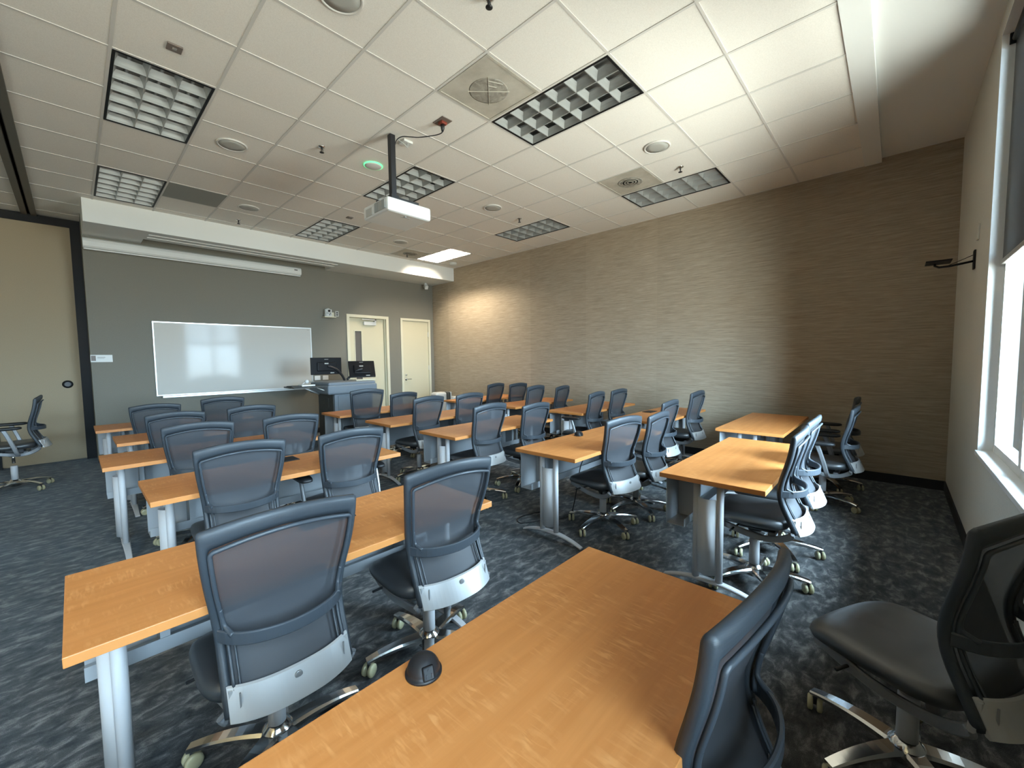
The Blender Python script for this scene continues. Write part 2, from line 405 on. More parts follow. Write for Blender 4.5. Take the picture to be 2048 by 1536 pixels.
# ------------------------------------------------------------------ window 1, added windows 2 and 3
def window(n, x0, x1, shade_z=2.11):
    t = bpy.data.objects.new('window_%d' % n, None); COL.objects.link(t); t.location = ((x0+x1)/2, YB, WZ0); struct(t)
    w = (x1-x0)/2; h = WZ1-WZ0; yo = -.09
    mb = MB()
    fw = .055
    for a, b in ((-w, -w+fw), (w-fw, w), (-.035, .035)): mb.box(a, b, yo-.06, yo+.02, 0, h)
    for a, b in ((0, fw), (h-fw, h), (1.27, 1.34)): mb.box(-w+fw, w-fw, yo-.058, yo+.018, a, b)
    mb.build('frame', 'win_frame', t)
    mb = MB(); mb.quad((-w, yo-.02, .0), (w, yo-.02, 0), (w, yo-.02, h), (-w, yo-.02, h)); mb.build('pane', 'pane', t, fix=False)
    mb = MB(); mb.box(-w-.004, w+.004, -.17, .014, -.032, .0, bev=.004); mb.build('sill', 'win_frame', t)
    mb = MB(); mb.box(-w, -w+.004, -.1, 0, 0, h); mb.box(w-.004, w, -.1, 0, 0, h); mb.box(-w, w, -.1, 0, h-.004, h); mb.build('jamb', 'win_frame', t)
    return t
def roller(x0, x1, label, zb=2.11, cloth='shade'):
    t = thing('roller_shade', label, 'window shade', ((x0+x1)/2, YB-.062, WZ1-.05)); w = (x1-x0)/2-.008
    mb = MB(); mb.box(-w, w, -.0015, .0015, -(WZ1-.05-zb), .0); mb.build('cloth', cloth, t)
    mb = MB(); mb.box(-w, w, -.011, .011, -(WZ1-.05-zb)-.03, -(WZ1-.05-zb)+.002, bev=.003); mb.build('bottom_rail', 'alu', t)
    mb = MB(); mb.tube([(-w+.02, 0, .0), (w-.02, 0, .0)], .022, 14); mb.build('roller', 'mech', t)
    mb = MB(); mb.box(w-.012, w, -.03, .03, -.03, .04, bev=.003); mb.box(-w, -w+.012, -.03, .03, -.03, .04, bev=.003); mb.build('bracket', 'black_metal', t)
window(1, *WINS[0]); roller(*WINS[0], 'dark roller shade half drawn over the window near the tan wall')
def warming_shade(x0, x1, label):  # added shade, out of view, warming the third window's light
    t = thing('roller_shade', label, 'window shade', ((x0+x1)/2, YB-.03, WZ1-.02)); w = (x1-x0)/2-.004
    mb = MB(); mb.box(-w, w, -.001, .001, -(WZ1-1.55), 0); mb.build('cloth', 'cream_cloth', t)
window(2, *WINS[1]); window(3, *WINS[2])  # both out of view, added to light the left of the room
roller(*WINS[1], 'dark roller shade added to dim the unseen second window from the tan wall', .86, 'shade_dense')
warming_shade(*WINS[2], 'cream cloth shade added to warm light from the unseen window farthest from the tan wall')

# ------------------------------------------------------------------ doors
def door_frame(name, D, depth, with_vision):
    x0, x1, zt = D; w = x1-x0
    t = bpy.data.objects.new(name, None); COL.objects.link(t); t.location = (x0, YF, 0); struct(t)
    f = .062 if with_vision else .055
    mb = MB(); a = -.022
    mb.box(0, f, a, .0, 0, zt); mb.box(w-f, w, a, .0, 0, zt); mb.box(f, w-f, a, .0, zt-f, zt)
    mb.build('frame', 'cream_frame', t)
    return t, f, w
# door 1 stands in a deep frame: cut the wall by building the leaf proud of nothing -> real recess
def cut_wall():
    w = bpy.data.objects['wall_front']; me = w.data; me.clear_geometry()
    mb = MB(); x = -2.545
    for D in (D1, D2):
        mb.box(x, D[0]+.03, YF, YF+.55, 0, 3.9); mb.box(D[0]+.03, D[1]-.03, YF, YF+.55, D[2]-.03, 3.9)
        mb.box(D[0]+.03, D[1]-.03, YF+.20, YF+.55, 0, D[2]-.03); x = D[1]-.03
    mb.box(x, XR, YF, YF+.55, 0, 3.9)
    me.from_pydata(mb.v, [], mb.f); me.materials.clear(); me.materials.append(M['grey_wall']); me.update()
cut_wall()
t, f, w = door_frame('door_1', D1, .1, True)
mb = MB(); z1 = D1[2]-f
mb.box(f-.03, f, -.0, .12, 0, z1+.03); mb.box(w-f, w-f+.03, -.0, .12, 0, z1+.03); mb.box(f, w-f, -.0, .12, z1, z1+.03)
mb.box(w-f-.016, w-f, .045, .085, 0, z1); mb.build('jamb', 'cream_frame', t)
mb = MB(); lx0, lx1 = f+.004, w-f-.02; gx0, gx1, gz0, gz1 = .225, .375, 1.05, 2.14
y0, y1 = .085, .13
mb.box(lx0, gx0, y0, y1, .01, z1-.004); mb.box(gx1, lx1, y0, y1, .01, z1-.004); mb.box(gx0, gx1, y0, y1, .01, gz0); mb.box(gx0, gx1, y0, y1, gz1, z1-.004)
leaf = mb.build('leaf', 'cream', t)
mb = MB(); mb.box(gx0, gx1, y0+.015, y0+.025, gz0, gz1); mb.build('vision_pane', 'glass_vision', t)
mb = MB(); q = .018
mb.box(gx0-q, gx0, y0-.008, y0, gz0-q, gz1+q); mb.box(gx1, gx1+q, y0-.008, y0, gz0-q, gz1+q); mb.box(gx0, gx1, y0-.008, y0, gz0-q, gz0); mb.box(gx0, gx1, y0-.008, y0, gz1, gz1+q)
mb.build('glazing_bead', 'cream_frame', t)
mb = MB(); mb.box(.42, .72, y0-.055, y0, z1-.155, z1-.075, bev=.006); mb.build('closer', 'panel_white', t)
mb = MB(); mb.box(.36, .70, y0-.10, y0-.075, z1-.045, z1-.02); mb.box(.66, .70, y0-.10, y0-.04, z1-.075, z1-.02); mb.build('closer_arm', 'alu', t)
mb = MB(); mb.lathe([(.0, -.06), (.012, -.06), (.012, -.01), (.028, -.01), (.028, 0)], (lx0+.065, y0, 1.02), 16, 0, 'y'); mb.box(lx0+.06, lx0+.17, y0-.062, y0-.048, 1.01, 1.03, bev=.004); mb.build('handle', 'chrome', t)
t, f, w = door_frame('door_2', D2, .05, False); z1 = D2[2]-f
mb = MB(); mb.box(f-.03, f, 0, .06, 0, z1+.03); mb.box(w-f, w-f+.03, 0, .06, 0, z1+.03); mb.box(f, w-f, 0, .06, z1, z1+.03); mb.build('jamb', 'cream_frame', t)
mb = MB(); mb.box(f+.004, w-f-.004, .012, .055, .01, z1-.004); mb.build('leaf', 'cream', t)
for z in (2.12, 1.28, .36):
    mb = MB(); mb.box(w-f-.012, w-f+.006, -.012, .006, z-.06, z+.06); mb.build('hinge', 'alu', t)
mb = MB(); mb.lathe([(.0, -.055), (.011, -.055), (.011, -.012), (.030, -.012), (.030, 0)], (f+.075, .012, 1.01), 18, 0, 'y'); mb.box(f+.068, f+.20, -.046, -.032, 1.002, 1.02, bev=.004); mb.build('handle', 'chrome', t)
mb = MB(); mb.lathe([(.0, -.03), (.016, -.03), (.024, -.008), (.024, 0)], (f+.075, .012, 1.115), 16, 0, 'y'); mb.build('lock_cylinder', 'chrome', t)

# ------------------------------------------------------------------ front wall items
t = thing('whiteboard', 'large glossy whiteboard with a thin aluminium frame on the grey wall', 'whiteboard', (-.612, YF, 1.553))
mb = MB(); mb.box(-1.212, 1.212, -.018, 0, -.592, .592); mb.build('board', 'board', t)
mb = MB(); q = .016; W, Hh = 1.222, .602
mb.box(-W, -W+q, -.026, 0, -Hh, Hh); mb.box(W-q, W, -.026, 0, -Hh, Hh); mb.box(-W+q, W-q, -.026, 0, -Hh, -Hh+q); mb.box(-W+q, W-q, -.026, 0, Hh-q, Hh); mb.build('frame', 'alu', t)
mb = MB(); mb.box(-1.15, 1.15, -.075, 0, -.632, -.618, bev=.003); mb.box(-1.15, 1.15, -.078, -.072, -.632, -.606); mb.build('marker_tray', 'alu', t)
mb = MB(); mb.box(1.14, 1.185, -.0192, -.018, .553, .561); mb.build('maker_mark', 'panel_grey', t)
t = thing('projection_screen', 'long white housing of a retracted projection screen on the grey wall', 'projection screen', (-1.05, YF, 3.235))
mb = MB(); R = []
prof = [(-.005, .085), (-.075, .085), (-.105, .065), (-.115, .03), (-.112, -.035), (-.095, -.06), (-.005, -.06)]
mb.loft([[(-1.49, y, z) for y, z in prof], [(1.49, y, z) for y, z in prof]], 0, False); mb.build('housing', 'panel_white', t)
mb = MB(); mb.box(-1.485, 1.475, -.10, -.075, -.088, -.066, bev=.004); mb.build('bottom_bar', 'panel_white', t)
mb = MB(); mb.box(1.36, 1.42, -.1175, -.113, .018, .034); mb.build('badge', 'mech', t)
t = thing('room_sign', 'small white sign with a brown square beside the black partition jamb', 'sign', (-2.43, YF, 1.565))
mb = MB(); mb.box(-.118, .118, -.008, 0, -.054, .054, bev=.002); mb.build('plate', 'panel_white', t)
mb = MB(); mb.box(-.112, -.062, -.010, -.008, -.035, .042); mb.build('brown_square', 'brown', t)
mb = MB(); mb.box(-.045, .04, -.0092, -.008, .012, .022); mb.box(-.045, .03, -.0092, -.008, -.002, .003); mb.build('lettering', 'panel_grey', t)
t = thing('ptz_camera', 'white pan-tilt camera on a wall shelf left of the vision-panel door', 'camera', (.96, YF, 2.40))
mb = MB(); mb.box(-.12, .12, -.16, 0, -.02, .0, bev=.003); mb.box(.0, .13, -.03, 0, .0, .10, bev=.003); mb.build('shelf', 'cream_frame', t)
mb = MB(); mb.lathe([(.07, .0), (.075, .015), (.07, .05), (.055, .06)], (-.02, -.09, .0), 20); mb.build('base', 'panel_white', t)
mb = MB(); mb.lathe([(.0, -.058), (.025, -.052), (.045, -.035), (.057, 0), (.045, .035), (.025, .052), (0, .058)], (-.02, -.09, .115), 20); mb.box(-.085, -.07, -.12, -.06, .05, .15, bev=.004); mb.box(.03, .045, -.12, -.06, .05, .15, bev=.004); mb.build('head', 'panel_white', t)
mb = MB(); mb.lathe([(.0, -.072), (.020, -.072), (.024, -.060), (.024, -.04)], (-.02, -.09, .115), 18, 0, 'y'); mb.lathe([(0, -.073), (.012, -.073), (.012, -.07)], (-.02, -.09, .03), 12, 0, 'y'); mb.build('lens', 'lens', t)
t = thing('wall_outlet', 'small grey double outlet plate high on the grey wall beside the camera', 'outlet', (1.165, YF, 2.48))
mb = MB(); mb.box(-.036, .036, -.006, 0, -.058, .058, bev=.002); mb.build('plate', 'speaker', t)
mb = MB(); mb.box(-.015, .015, -.008, -.006, .008, .036); mb.box(-.015, .015, -.008, -.006, -.036, -.008); mb.build('sockets', 'mech', t)
for k, (x, l) in enumerate([(.17, 'left one of two white wall plates below the flat monitor'), (.33, 'right one of two white wall plates below the flat monitor')]):
    t = thing('wall_plate', l, 'wall plate', (.705+k*.165, YF, 1.135), group='white plates behind the monitors')
    mb = MB(); mb.box(-.058, .058, -.008, 0, -.045, .045, bev=.003); mb.build('plate', 'panel_white', t)
t = thing('ceiling_sensor_camera', 'small white box camera hanging under the soffit by the tan wall', 'camera', (3.30, 5.72, 3.36))
mb = MB(); mb.lathe([(.03, 0), (.03, -.012), (.01, -.014), (.01, -.05)], (0, 0, 0), 14); mb.build('mount', 'panel_white', t)
mb = MB(); mb.box(-.04, .04, -.065, .065, -.045, .045, bev=.008); mb.build('body', 'panel_white', t, loc=(0, -.02, -.085), rot=(.65, 0, -.3))

# window wall: bracket arm and a thin plate
t = thing('wall_bracket', 'black metal arm bracket sticking out of the pale window wall', 'bracket', (2.27, YB, 2.24))
mb = MB(); mb.box(-.035, .035, 0, .012, -.075, .075, bev=.003); mb.build('plate', 'black_metal', t)
mb = MB(); mb.tube([(0, .01, -.01), (.0, .14, -.03), (.02, .20, -.028), (.05, .225, -.01), (.05, .225, .015)], .009, 8); mb.tube([(0, .01, .04), (.02, .10, .0), (.03, .15, -.02)], .003, 6); mb.build('arm', 'black_metal', t)
mb = MB(); mb.box(-.09, .12, .13, .285, .008, .018, bev=.004); mb.build('cradle', 'black_metal', t)
t = thing('switch_plate', 'thin brownish plate on the pale window wall above the bracket', 'wall plate', (2.14, YB, 2.43))
mb = MB(); mb.box(-.04, .04, 0, .012, -.06, .06, bev=.003); mb.build('cover', 'back_wall', t)

# ------------------------------------------------------------------ ceiling fixtures
def light_fixture(on=False, label='', loc=(0, 0)):
    t = thing('ceiling_light', label, 'ceiling light', (loc[0], loc[1], H), group='louvered troffer lights in the ceiling')
    a, b = T/2-.012, T-.012
    mb = MB(); q = .016
    for x0, x1, y0, y1 in ((-a, -a+q, -b, b), (a-q, a, -b, b), (-a+q, a-q, -b, -b+q), (-a+q, a-q, b-q, b)): mb.box(x0, x1, y0, y1, -.002, .006)
    mb.build('frame', 'black_metal', t)
    mb = MB(); mb.quad((-a, -b, .11), (a, -b, .11), (a, b, .11), (-a, b, .11))
    for P in (((-a, -b), (a, -b)), ((a, -b), (a, b)), ((a, b), (-a, b)), ((-a, b), (-a, -b))): mb.quad((*P[0], .004), (*P[1], .004), (*P[1], .11), (*P[0], .11))
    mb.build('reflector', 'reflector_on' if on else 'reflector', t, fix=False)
    for k in (-1, 0, 1):
        mb = MB(); mb.tube([(k*.19, -b+.05, .092), (k*.19, b-.05, .092)], .013, 8); mb.build('lamp_tube', 'tube_on' if on else 'tube', t)
    A, B = a-q, b-q
    mb = MB()
    def blade(p0, p1, nrm):
        prof = [(.0035, .004), (.006, .022), (.013, .045), (.026, .066)]
        L = []; 
        for (w, z) in prof: L.append(((p0[0]+nrm[0]*w, p0[1]+nrm[1]*w, z), (p1[0]+nrm[0]*w, p1[1]+nrm[1]*w, z)))
        Rr = [((p0[0]-nrm[0]*w, p0[1]-nrm[1]*w, z), (p1[0]-nrm[0]*w, p1[1]-nrm[1]*w, z)) for w, z in prof]
        for S in (L, Rr):
            for i in range(3): mb.add([S[i][0], S[i][1], S[i+1][1], S[i+1][0]], [(0, 1, 2, 3)], 0, False)
        mb.add([L[0][0], L[0][1], Rr[0][1], Rr[0][0]], [(0, 1, 2, 3)])
    for k in (-1, 1): blade((k*A/3, -B), (k*A/3, B), (1, 0))
    for k in range(1, 6): blade((-A, -B+k*B/3), (A, -B+k*B/3), (0, 1))
    for s in (-1, 1):
        blade((s*(A+.001), -B), (s*(A+.001), B), (1, 0)); blade((-A, s*(B+.001)), (A, s*(B+.001)), (0, 1))
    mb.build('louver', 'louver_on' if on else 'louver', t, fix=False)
    return t
LL = {(-4, -2): 'unlit troffer overhead near the windows on the partition side', (0, -2): 'unlit louvered light beside the large stained air diffuser', (4, -2): 'unlit louvered light beside the swirl-stained diffuser by the tan wall',
      (-4, 2): 'largest unlit louvered light beside the partition track, next to a square sensor', (0, 2): 'unlit louvered light behind the projector pole', (4, 2): 'unlit louvered light by the tan wall with a sprinkler in front',
      (-4, 6): 'unlit louvered light between the grey return panel and the soffit corner', (0, 6): 'unlit louvered light at the soffit, left of the white projector', (4, 6): 'the only lit ceiling light, glowing near the corner of the tan wall'}
proto = None
for i, j in FIX:
    if (i, j) == (-4, -2): continue
    loc = ((i+.5)*T, (j+1)*T)
    if (i, j) == (4, 6): light_fixture(True, LL[(i, j)], loc); continue
    if proto is None: proto = light_fixture(False, LL[(i, j)], loc)
    else:
        c = copy_tree(proto); c.location = (loc[0], loc[1], H); c['label'] = LL[(i, j)]
mb = MB(); mb.quad((-4*T, -2*T, H+.0045), (-4*T, 0, H+.0045), (-3*T, 0, H+.0045), (-3*T, -2*T, H+.0045)); struct(mb.build('ceiling_panel', 'tile', fix=False))
DL = ['large stained perforated air diffuser beside the near louvered light', 'dusty swirl-stained air diffuser beside the tan-wall louvered light', 'stained air diffuser beside the lit ceiling light']
for k, (i, j) in enumerate(DIF):
    t = thing('air_diffuser', DL[k], 'air vent', ((i+.5)*T, (j+.5)*T, H), group='air diffusers in the ceiling')
    a = T/2-.012; mb = MB()
    mb.box(-a, a, -a, a, .002, .006); mb.build('panel', 'diffuser', t)
    mb = MB(); q = .02
    for x0, x1, y0, y1 in ((-a, -a+q, -a, a), (a-q, a, -a, a), (-a+q, a-q, -a, -a+q), (-a+q, a-q, a-q, a)): mb.box(x0, x1, y0, y1, -.003, .004)
    mb.build('rim', 'diffuser', t)
    mb = MB()
    if k == 0:
        mb.lathe([(.0, .0005), (.150, .0005), (.160, .002)], (0, 0, 0), 32); core = mb.build('core', 'swirl', t)
        mb = MB(); c = .707
        for s in (-1, 1): mb.band([(-.17*c, -.17*c*s, -.001), (.17*c, .17*c*s, -.001)], .008, .004, (0, 0, 1))
        for r in (.05, .09): mb.band([(-r, -r*1.0, -.001), (r*.2, -r*1.6, -.001)], .004, .006, (1, 0, 0))
        mb.build('cross_vane', 'diffuser', t)
    else:
        for r in (.15, .115, .08, .045): mb.lathe([(r, .002), (r-.008, -.004), (r-.022, .001)], (0, 0, 0), 28)
        mb.build('core', 'swirl', t)
for i, j in RET:
    t = thing('return_grille', 'plain grey return-air panel next to the louvered light by the soffit', 'air vent', ((i+.5)*T, (j+.5)*T, H))
    a = T/2-.012; mb = MB(); mb.box(-a, a, -a, a, .0, .005); mb.build('panel', 'return', t)
SP = {(-2.5, -.5): 'round ceiling speaker cut by the top edge of the view, overhead', (-2.5, 3.5): 'round ceiling speaker beside the largest partition-side light', (-1.5, 6.5): 'round ceiling speaker near the soffit left of the projector',
      (2.5, -1.5): 'round ceiling speaker with white rim by the swirl-stained diffuser', (2.5, 2.5): 'round ceiling speaker right of the projector', (2.5, 6.5): 'small-looking round ceiling speaker below the projector near the lit light'}
SPL = {(-2.5, -.5): (-1.49, -.27)}
sp = None
for (i, j), l in SP.items():
    if sp is None:
        sp = thing('ceiling_speaker', l, 'speaker', (i*T, j*T, H), group='round ceiling speakers')
        mb = MB(); mb.lathe([(.132, .004), (.132, -.006), (.124, -.010), (.114, -.008), (.112, .0)], (0, 0, 0), 36); mb.build('rim', 'grid_white', sp)
        mb = MB(); mb.lathe([(.0, -.010), (.06, -.009), (.113, -.006), (.113, .0)], (0, 0, 0), 36); mb.build('grille', 'speaker', sp)
    else:
        c = copy_tree(sp); c.location = (i*T, j*T, H); c['label'] = l
SK = {(-1.45, 2.53): 'sprinkler left of the green-lit microphone puck', (-1.43, 7.64): 'sprinkler by the soffit under the left ceiling speaker', (3.54, -1.5): 'dark sprinkler beside the tan-wall louvered light with the swirl diffuser',
      (3.51, 2.56): 'dark sprinkler in front of the second tan-wall louvered light', (3.46, 7.64): 'sprinkler beside the lit ceiling light at the soffit', (-1.48, -1.53): 'sprinkler at the very top edge of the view'}
sk = None
for (i, j), l in SK.items():
    if sk is None:
        sk = thing('sprinkler', l, 'sprinkler', (i*T, j*T, H+.006), group='ceiling sprinklers')
        mb = MB(); mb.lathe([(.036, .0), (.034, -.008), (.018, -.014), (.012, -.014)], (0, 0, 0), 20); mb.build('escutcheon', 'chrome', sk)
        mb = MB(); mb.lathe([(.008, -.01), (.008, -.035), (.004, -.045), (.004, -.058)], (0, 0, 0), 10); mb.lathe([(.003, -.056), (.022, -.058), (.022, -.061), (.0, -.062)], (0, 0, 0), 14)
        mb.tube([(.010, 0, -.02), (.016, 0, -.035), (.006, 0, -.056)], .002, 6); mb.tube([(-.010, 0, -.02), (-.016, 0, -.035), (-.006, 0, -.056)], .002, 6); mb.build('head', 'mech', sk)
    else:
        c = copy_tree(sk); c.location = (i*T, j*T, H+.006); c['label'] = l
for (i, j), l in {(-3.5, 1.5): 'small brown square sensor in the tile beside the largest louvered light', (.44, 5.5): 'small brown square sensor left of the white projector'}.items():
    t = thing('square_sensor', l, 'sensor', (i*T, j*T, H+.0045), group='square ceiling sensors')
    mb = MB(); mb.box(-.042, .042, -.042, .042, -.012, .0, bev=.003); mb.build('cover', 'brown', t); mb = MB(); mb.box(-.012, .012, -.012, .012, -.014, -.012); mb.build('lens', 'panel_grey', t)
M['brown'].node_tree.nodes['Principled BSDF'].inputs['Base Color'].default_value = (.17, .135, .115, 1)
t = thing('ceiling_microphone', 'round white puck with a glowing green rim left of the projector pole', 'microphone', (-.525*T, 2.53*T, H+.0045))
mb = MB(); mb.lathe([(.095, .0), (.095, -.012), (.078, -.020), (.0, -.022)], (0, 0, 0), 32); mb.build('body', 'panel_white', t)
mb = MB(); mb.lathe([(.097, -.001), (.101, -.004), (.101, -.010), (.095, -.013)], (0, 0, 0), 36); mb.build('light_ring', 'green', t)
t = thing('smoke_detector', 'white round smoke detector on the ceiling by the tan-wall end of the soffit', 'smoke detector', (3.27, 4.60, H))
mb = MB(); mb.lathe([(.085, .002), (.085, -.02), (.075, -.042), (.04, -.05), (.0, -.05)], (0, 0, 0), 28); mb.build('body', 'panel_white', t)

# projector on its pole, cables
t = thing('projector', 'white ceiling projector hanging from a black pole', 'projector', (-.41, .935, 2.89))
mb = MB(); mb.box(-.245, .245, -.235, .235, 0, .13, bev=.022); mb.build('body', 'panel_white', t)
mb = MB(); mb.box(-.252, -.243, -.20, .0, .022, .108)
for k in range(7): mb.box(-.256, -.25, -.195+k*.028, -.183+k*.028, .026, .104)
mb.build('side_vent', 'panel_grey', t)
mb = MB(); mb.box(-.2505, -.243, .05, .17, .02, .09); mb.build('side_door', 'speaker', t)
mb = MB(); mb.lathe([(.0, .262), (.04, .262), (.048, .25), (.048, .22)], (-.12, 0, .065), 24, 0, 'y'); mb.build('lens', 'lens', t)
mb = MB(); mb.box(-.13, -.075, -.125, -.07, .18, .77, bev=.006); mb.build('pole', 'mech', t)
mb = MB(); mb.box(-.14, -.06, -.135, -.06, .158, .20, bev=.004); mb.band([(-.10, -.095, .18), (.16, -.135, .168)], .035, .03, (0, 0, 1)); mb.box(-.02, .02, -.1, .12, .13, .16); mb.box(-.22, .16, -.02, .02, .128, .15); mb.build('mount_arm', 'mech', t)
mb = MB(); mb.lathe([(.0, 0), (.012, 0), (.012, .02)], (-.02, -.175, -.006), 10); mb.box(-.05, .05, -.15, -.14, -.003, .002); mb.build('foot', 'panel_grey', t)
t = thing('ceiling_outlet', 'dark red power outlet in the ceiling tile with a black plug', 'outlet', (-.30, .31, H+.0045))
mb = MB(); mb.box(-.055, .055, -.075, .075, -.006, 0, bev=.002); mb.build('plate', 'brown', t)
mb = MB(); mb.box(-.03, .03, -.03, .03, -.03, -.006, bev=.004); mb.build('socket', 'red', t)
t = thing('power_cable', 'black cable looping from the ceiling outlet to the projector pole', 'cord', (-.30, .31, H-.02))
mb = MB(); P0 = Vector((-.30, .31, H-.02))
pts = [(-.30, .31, H-.03), (-.30, .315, H-.085), (-.32, .36, H-.10), (-.36, .44, H-.10), (-.40, .55, H-.085), (-.43, .65, H-.055), (-.455, .74, H-.03), (-.475, .80, H-.045), (-.485, .83, H-.10)]
def smooth(pts, n=6):
    P = [Vector(p) for p in pts]; out = []
    for i in range(len(P)-1):
        a, b, c, d = P[max(i-1, 0)], P[i], P[i+1], P[min(i+2, len(P)-1)]
        for k in range(n):
            s = k/n; out.append(.5*((2*b)+(c-a)*s+(2*a-5*b+4*c-d)*s*s+(3*b-a-3*c+d)*s**3))
    return out+[P[-1]]
mb.tube([p-P0 for p in smooth(pts)], .0045, 7); mb.build('cable', 'mech', t)
mb = MB(); mb.tube([(0, 0, -.005), (0, .0, -.035), (0, .004, -.065)], [.02, .018, .008], 10); mb.build('plug', 'mech', t)
t = thing('data_jack', 'white data jack box on the ceiling beside the projector pole', 'jack', (-.34, .855, H+.0045))
mb = MB(); mb.box(-.05, .05, -.05, .05, -.022, 0, bev=.003); mb.build('box', 'panel_white', t)
mb = MB(); P0 = Vector((-.34, .855, H+.0045)); mb.tube([p-P0 for p in smooth([(-.335, .83, H-.012), (-.335, .83, H-.05), (-.36, .80, H-.075), (-.41, .80, H-.05), (-.475, .82, H-.025)])], .004, 6); mb.build('cable', 'speaker', t)

# ------------------------------------------------------------------ desks
TL, TW, TZ = 1.542, .6045, .737
def make_desk():
    t = thing('training_desk', '', 'desk', (0, 0, 0))
    mb = MB(); mb.box(0, TL, 0, TW, TZ-.03, TZ, bev=.0025)
    top = mb.build('desktop', ['orange_wood', 'edge'], t)
    for p in top.data.polygons:
        if abs(p.normal.z) < .5: p.material_index = 1
    for s in (0, 1):
        x = .11 if s == 0 else TL-.11; d = 1 if s == 0 else -1
        leg = MB(); yc = TW*.55
        leg.box(x-.02, x+.02, yc-.16, yc+.16, TZ-.045, TZ-.03)
        lg = leg.build('leg', 'leg_paint', t)
        for y in (yc-.07, yc+.07):
            mb = MB(); mb.tube([(x, y, .055), (x, y, TZ-.035)], .0215, 14); mb.build('post', 'leg_paint', lg)
        mb = MB(); n = 9; pl = []
        for k in range(n):
            u = -1+2*k/(n-1); pl.append((x-d*(.046*(1-u*u)+.004), yc+u*.068))
        for sgn in (1,):
            vs = [(px, py, .115) for px, py in pl]+[(px, py, .60) for px, py in pl]+[(px+d*.006, py, .115) for px, py in pl]+[(px+d*.006, py, .60) for px, py in pl]
            fs = []
            for k in range(n-1):
                fs += [(k, k+1, n+k+1, n+k), (2*n+k, 3*n+k, 3*n+k+1, 2*n+k+1), (n+k, n+k+1, 3*n+k+1, 3*n+k), (k, 2*n+k, 2*n+k+1, k+1)]
            mb.add(vs, fs, 0, True)
        mb.build('panel', 'silver_paint', lg)
        mb = MB(); pts = []; W = []; TH = []
        for k in range(15):
            u = -1+2*k/14; pts.append((x, yc-.02+u*.295, .062-.052*abs(u)**2.2)); W.append(.05-.014*abs(u)); TH.append(.022-.008*abs(u))
        mb.band(pts, W, TH, (1, 0, 0)); mb.build('foot', 'leg_paint', lg)
    mb = MB(); x0, x1 = .03, TL-.03; yb = TW-.035
    mb.box(x0, x1, yb-.004, yb, .40, TZ-.035); mb.box(x0, x1, yb-.115, yb-.004, .40, .404); mb.box(x0, x1, yb-.119, yb-.115, .40, .452)
    mb.box(x0+.2, x0+.23, yb-.115, yb-.004, .404, TZ-.035); mb.box(x1-.23, x1-.2, yb-.115, yb-.004, .404, TZ-.035)
    mb.build('cable_tray', 'tray_paint', t)
    return t
ORD = {1: 'first', 2: 'second', 3: 'third', 4: 'fourth', 5: 'fifth', 6: 'sixth'}
COLN = {'A': 'partition-side', 'B': 'middle', 'C': 'tan-wall'}
DESKS = {  # key: x, y of the near-left corner, row counted from the whiteboard wall
 'A6': (-2.90, -2.525), 'A5': (-2.793, -1.252), 'A4': (-2.488, .13), 'A3': (-2.629, 1.36), 'A2': (-2.492, 2.504), 'A1': (-2.60, 3.70),
 'B5': (-.145, -2.293), 'B4': (-.223, -1.08), 'B3': (-.262, .272), 'B2': (-.265, 1.442), 'B1': (-.299, 2.683),
 'C5': (1.825, -2.046), 'C4': (1.80, -.86), 'C3': (1.905, .258), 'C2': (1.88, 1.45), 'C1': (1.90, 2.66)}
desk = None
for k, (x, y) in DESKS.items():
    o = make_desk() if desk is None else copy_tree(desk)
    if desk is None: desk = o
    o.location = (x, y, 0)
    tag(o, 'orange wood desk in the %s column, %s from the whiteboard wall' % (COLN[k[0]], ORD[int(k[1])]), 'desk', 'training desks in rows')

# power modules on desks
def dome(loc, label, rz):
    t = thing('power_dome', label, 'power outlet', loc, rz, 'power units on the desks'); R = .040
    mb = MB(); prof = [(R+.004, 0), (R+.004, .006)]+[(R*math.cos(a*PI/2/8), .006+R*math.sin(a*PI/2/8)*1.02) for a in range(9)]
    prof[-1] = (.0005, prof[-1][1]); mb.lathe(prof, (0, 0, 0), 32); mb.build('shell', 'mech', t)
    for ang in (-1.95,):
        fr = MB(); fr.box(-.0135, .0135, -.008, .004, -.015, .015, bev=.003)
        s = fr.build('socket', 'screen', t, loc=(math.cos(ang)*R*.88, math.sin(ang)*R*.88, .022), rot=(-.42, 0, ang+PI/2))
        h = MB(); h.box(-.0072, -.0048, -.0092, -.007, -.0095, -.001); h.box(.0046, .007, -.0092, -.007, -.0095, -.001); h.lathe([(.0026, -.0092), (.0026, -.007)], (0, 0, .0068), 8, 0, 'y')
        h.build('slots', 'rubber', s)
    mb = MB()
    for a in (-.9, -.1, .7, 1.5): mb.box(-.006, .006, -.003, .003, -.002, .002)
    return t
M['mech'].node_tree.nodes['Principled BSDF'].inputs['Roughness'].default_value = .42
dome((-2.192, -1.983, TZ), 'black dome power outlet on the nearest desk', .08)
dome((.577, -.575, TZ), 'black dome power outlet at the far edge of a middle desk', .3)
def flatmod(x, y, w, d, label, rz=0.):
    t = thing('desk_power_module', label, 'power outlet', (x, y, TZ), rz, 'power units on the desks')
    mb = MB(); mb.box(-w/2, w/2, -d/2, d/2, 0, .006, bev=.002); mb.build('cover', 'mech', t)
    mb = MB(); mb.box(-w/2+.012, w/2-.012, -d/2+.012, d/2-.012, .006, .008); mb.build('flap', 'screen', t)
flatmod(-1.655, .60, .15, .15, 'flat black power module on a partition-side desk, between two chair backs', 0)
flatmod(2.63, -.36, .20, .13, 'flat black power module on the desk by the tan wall', .0)
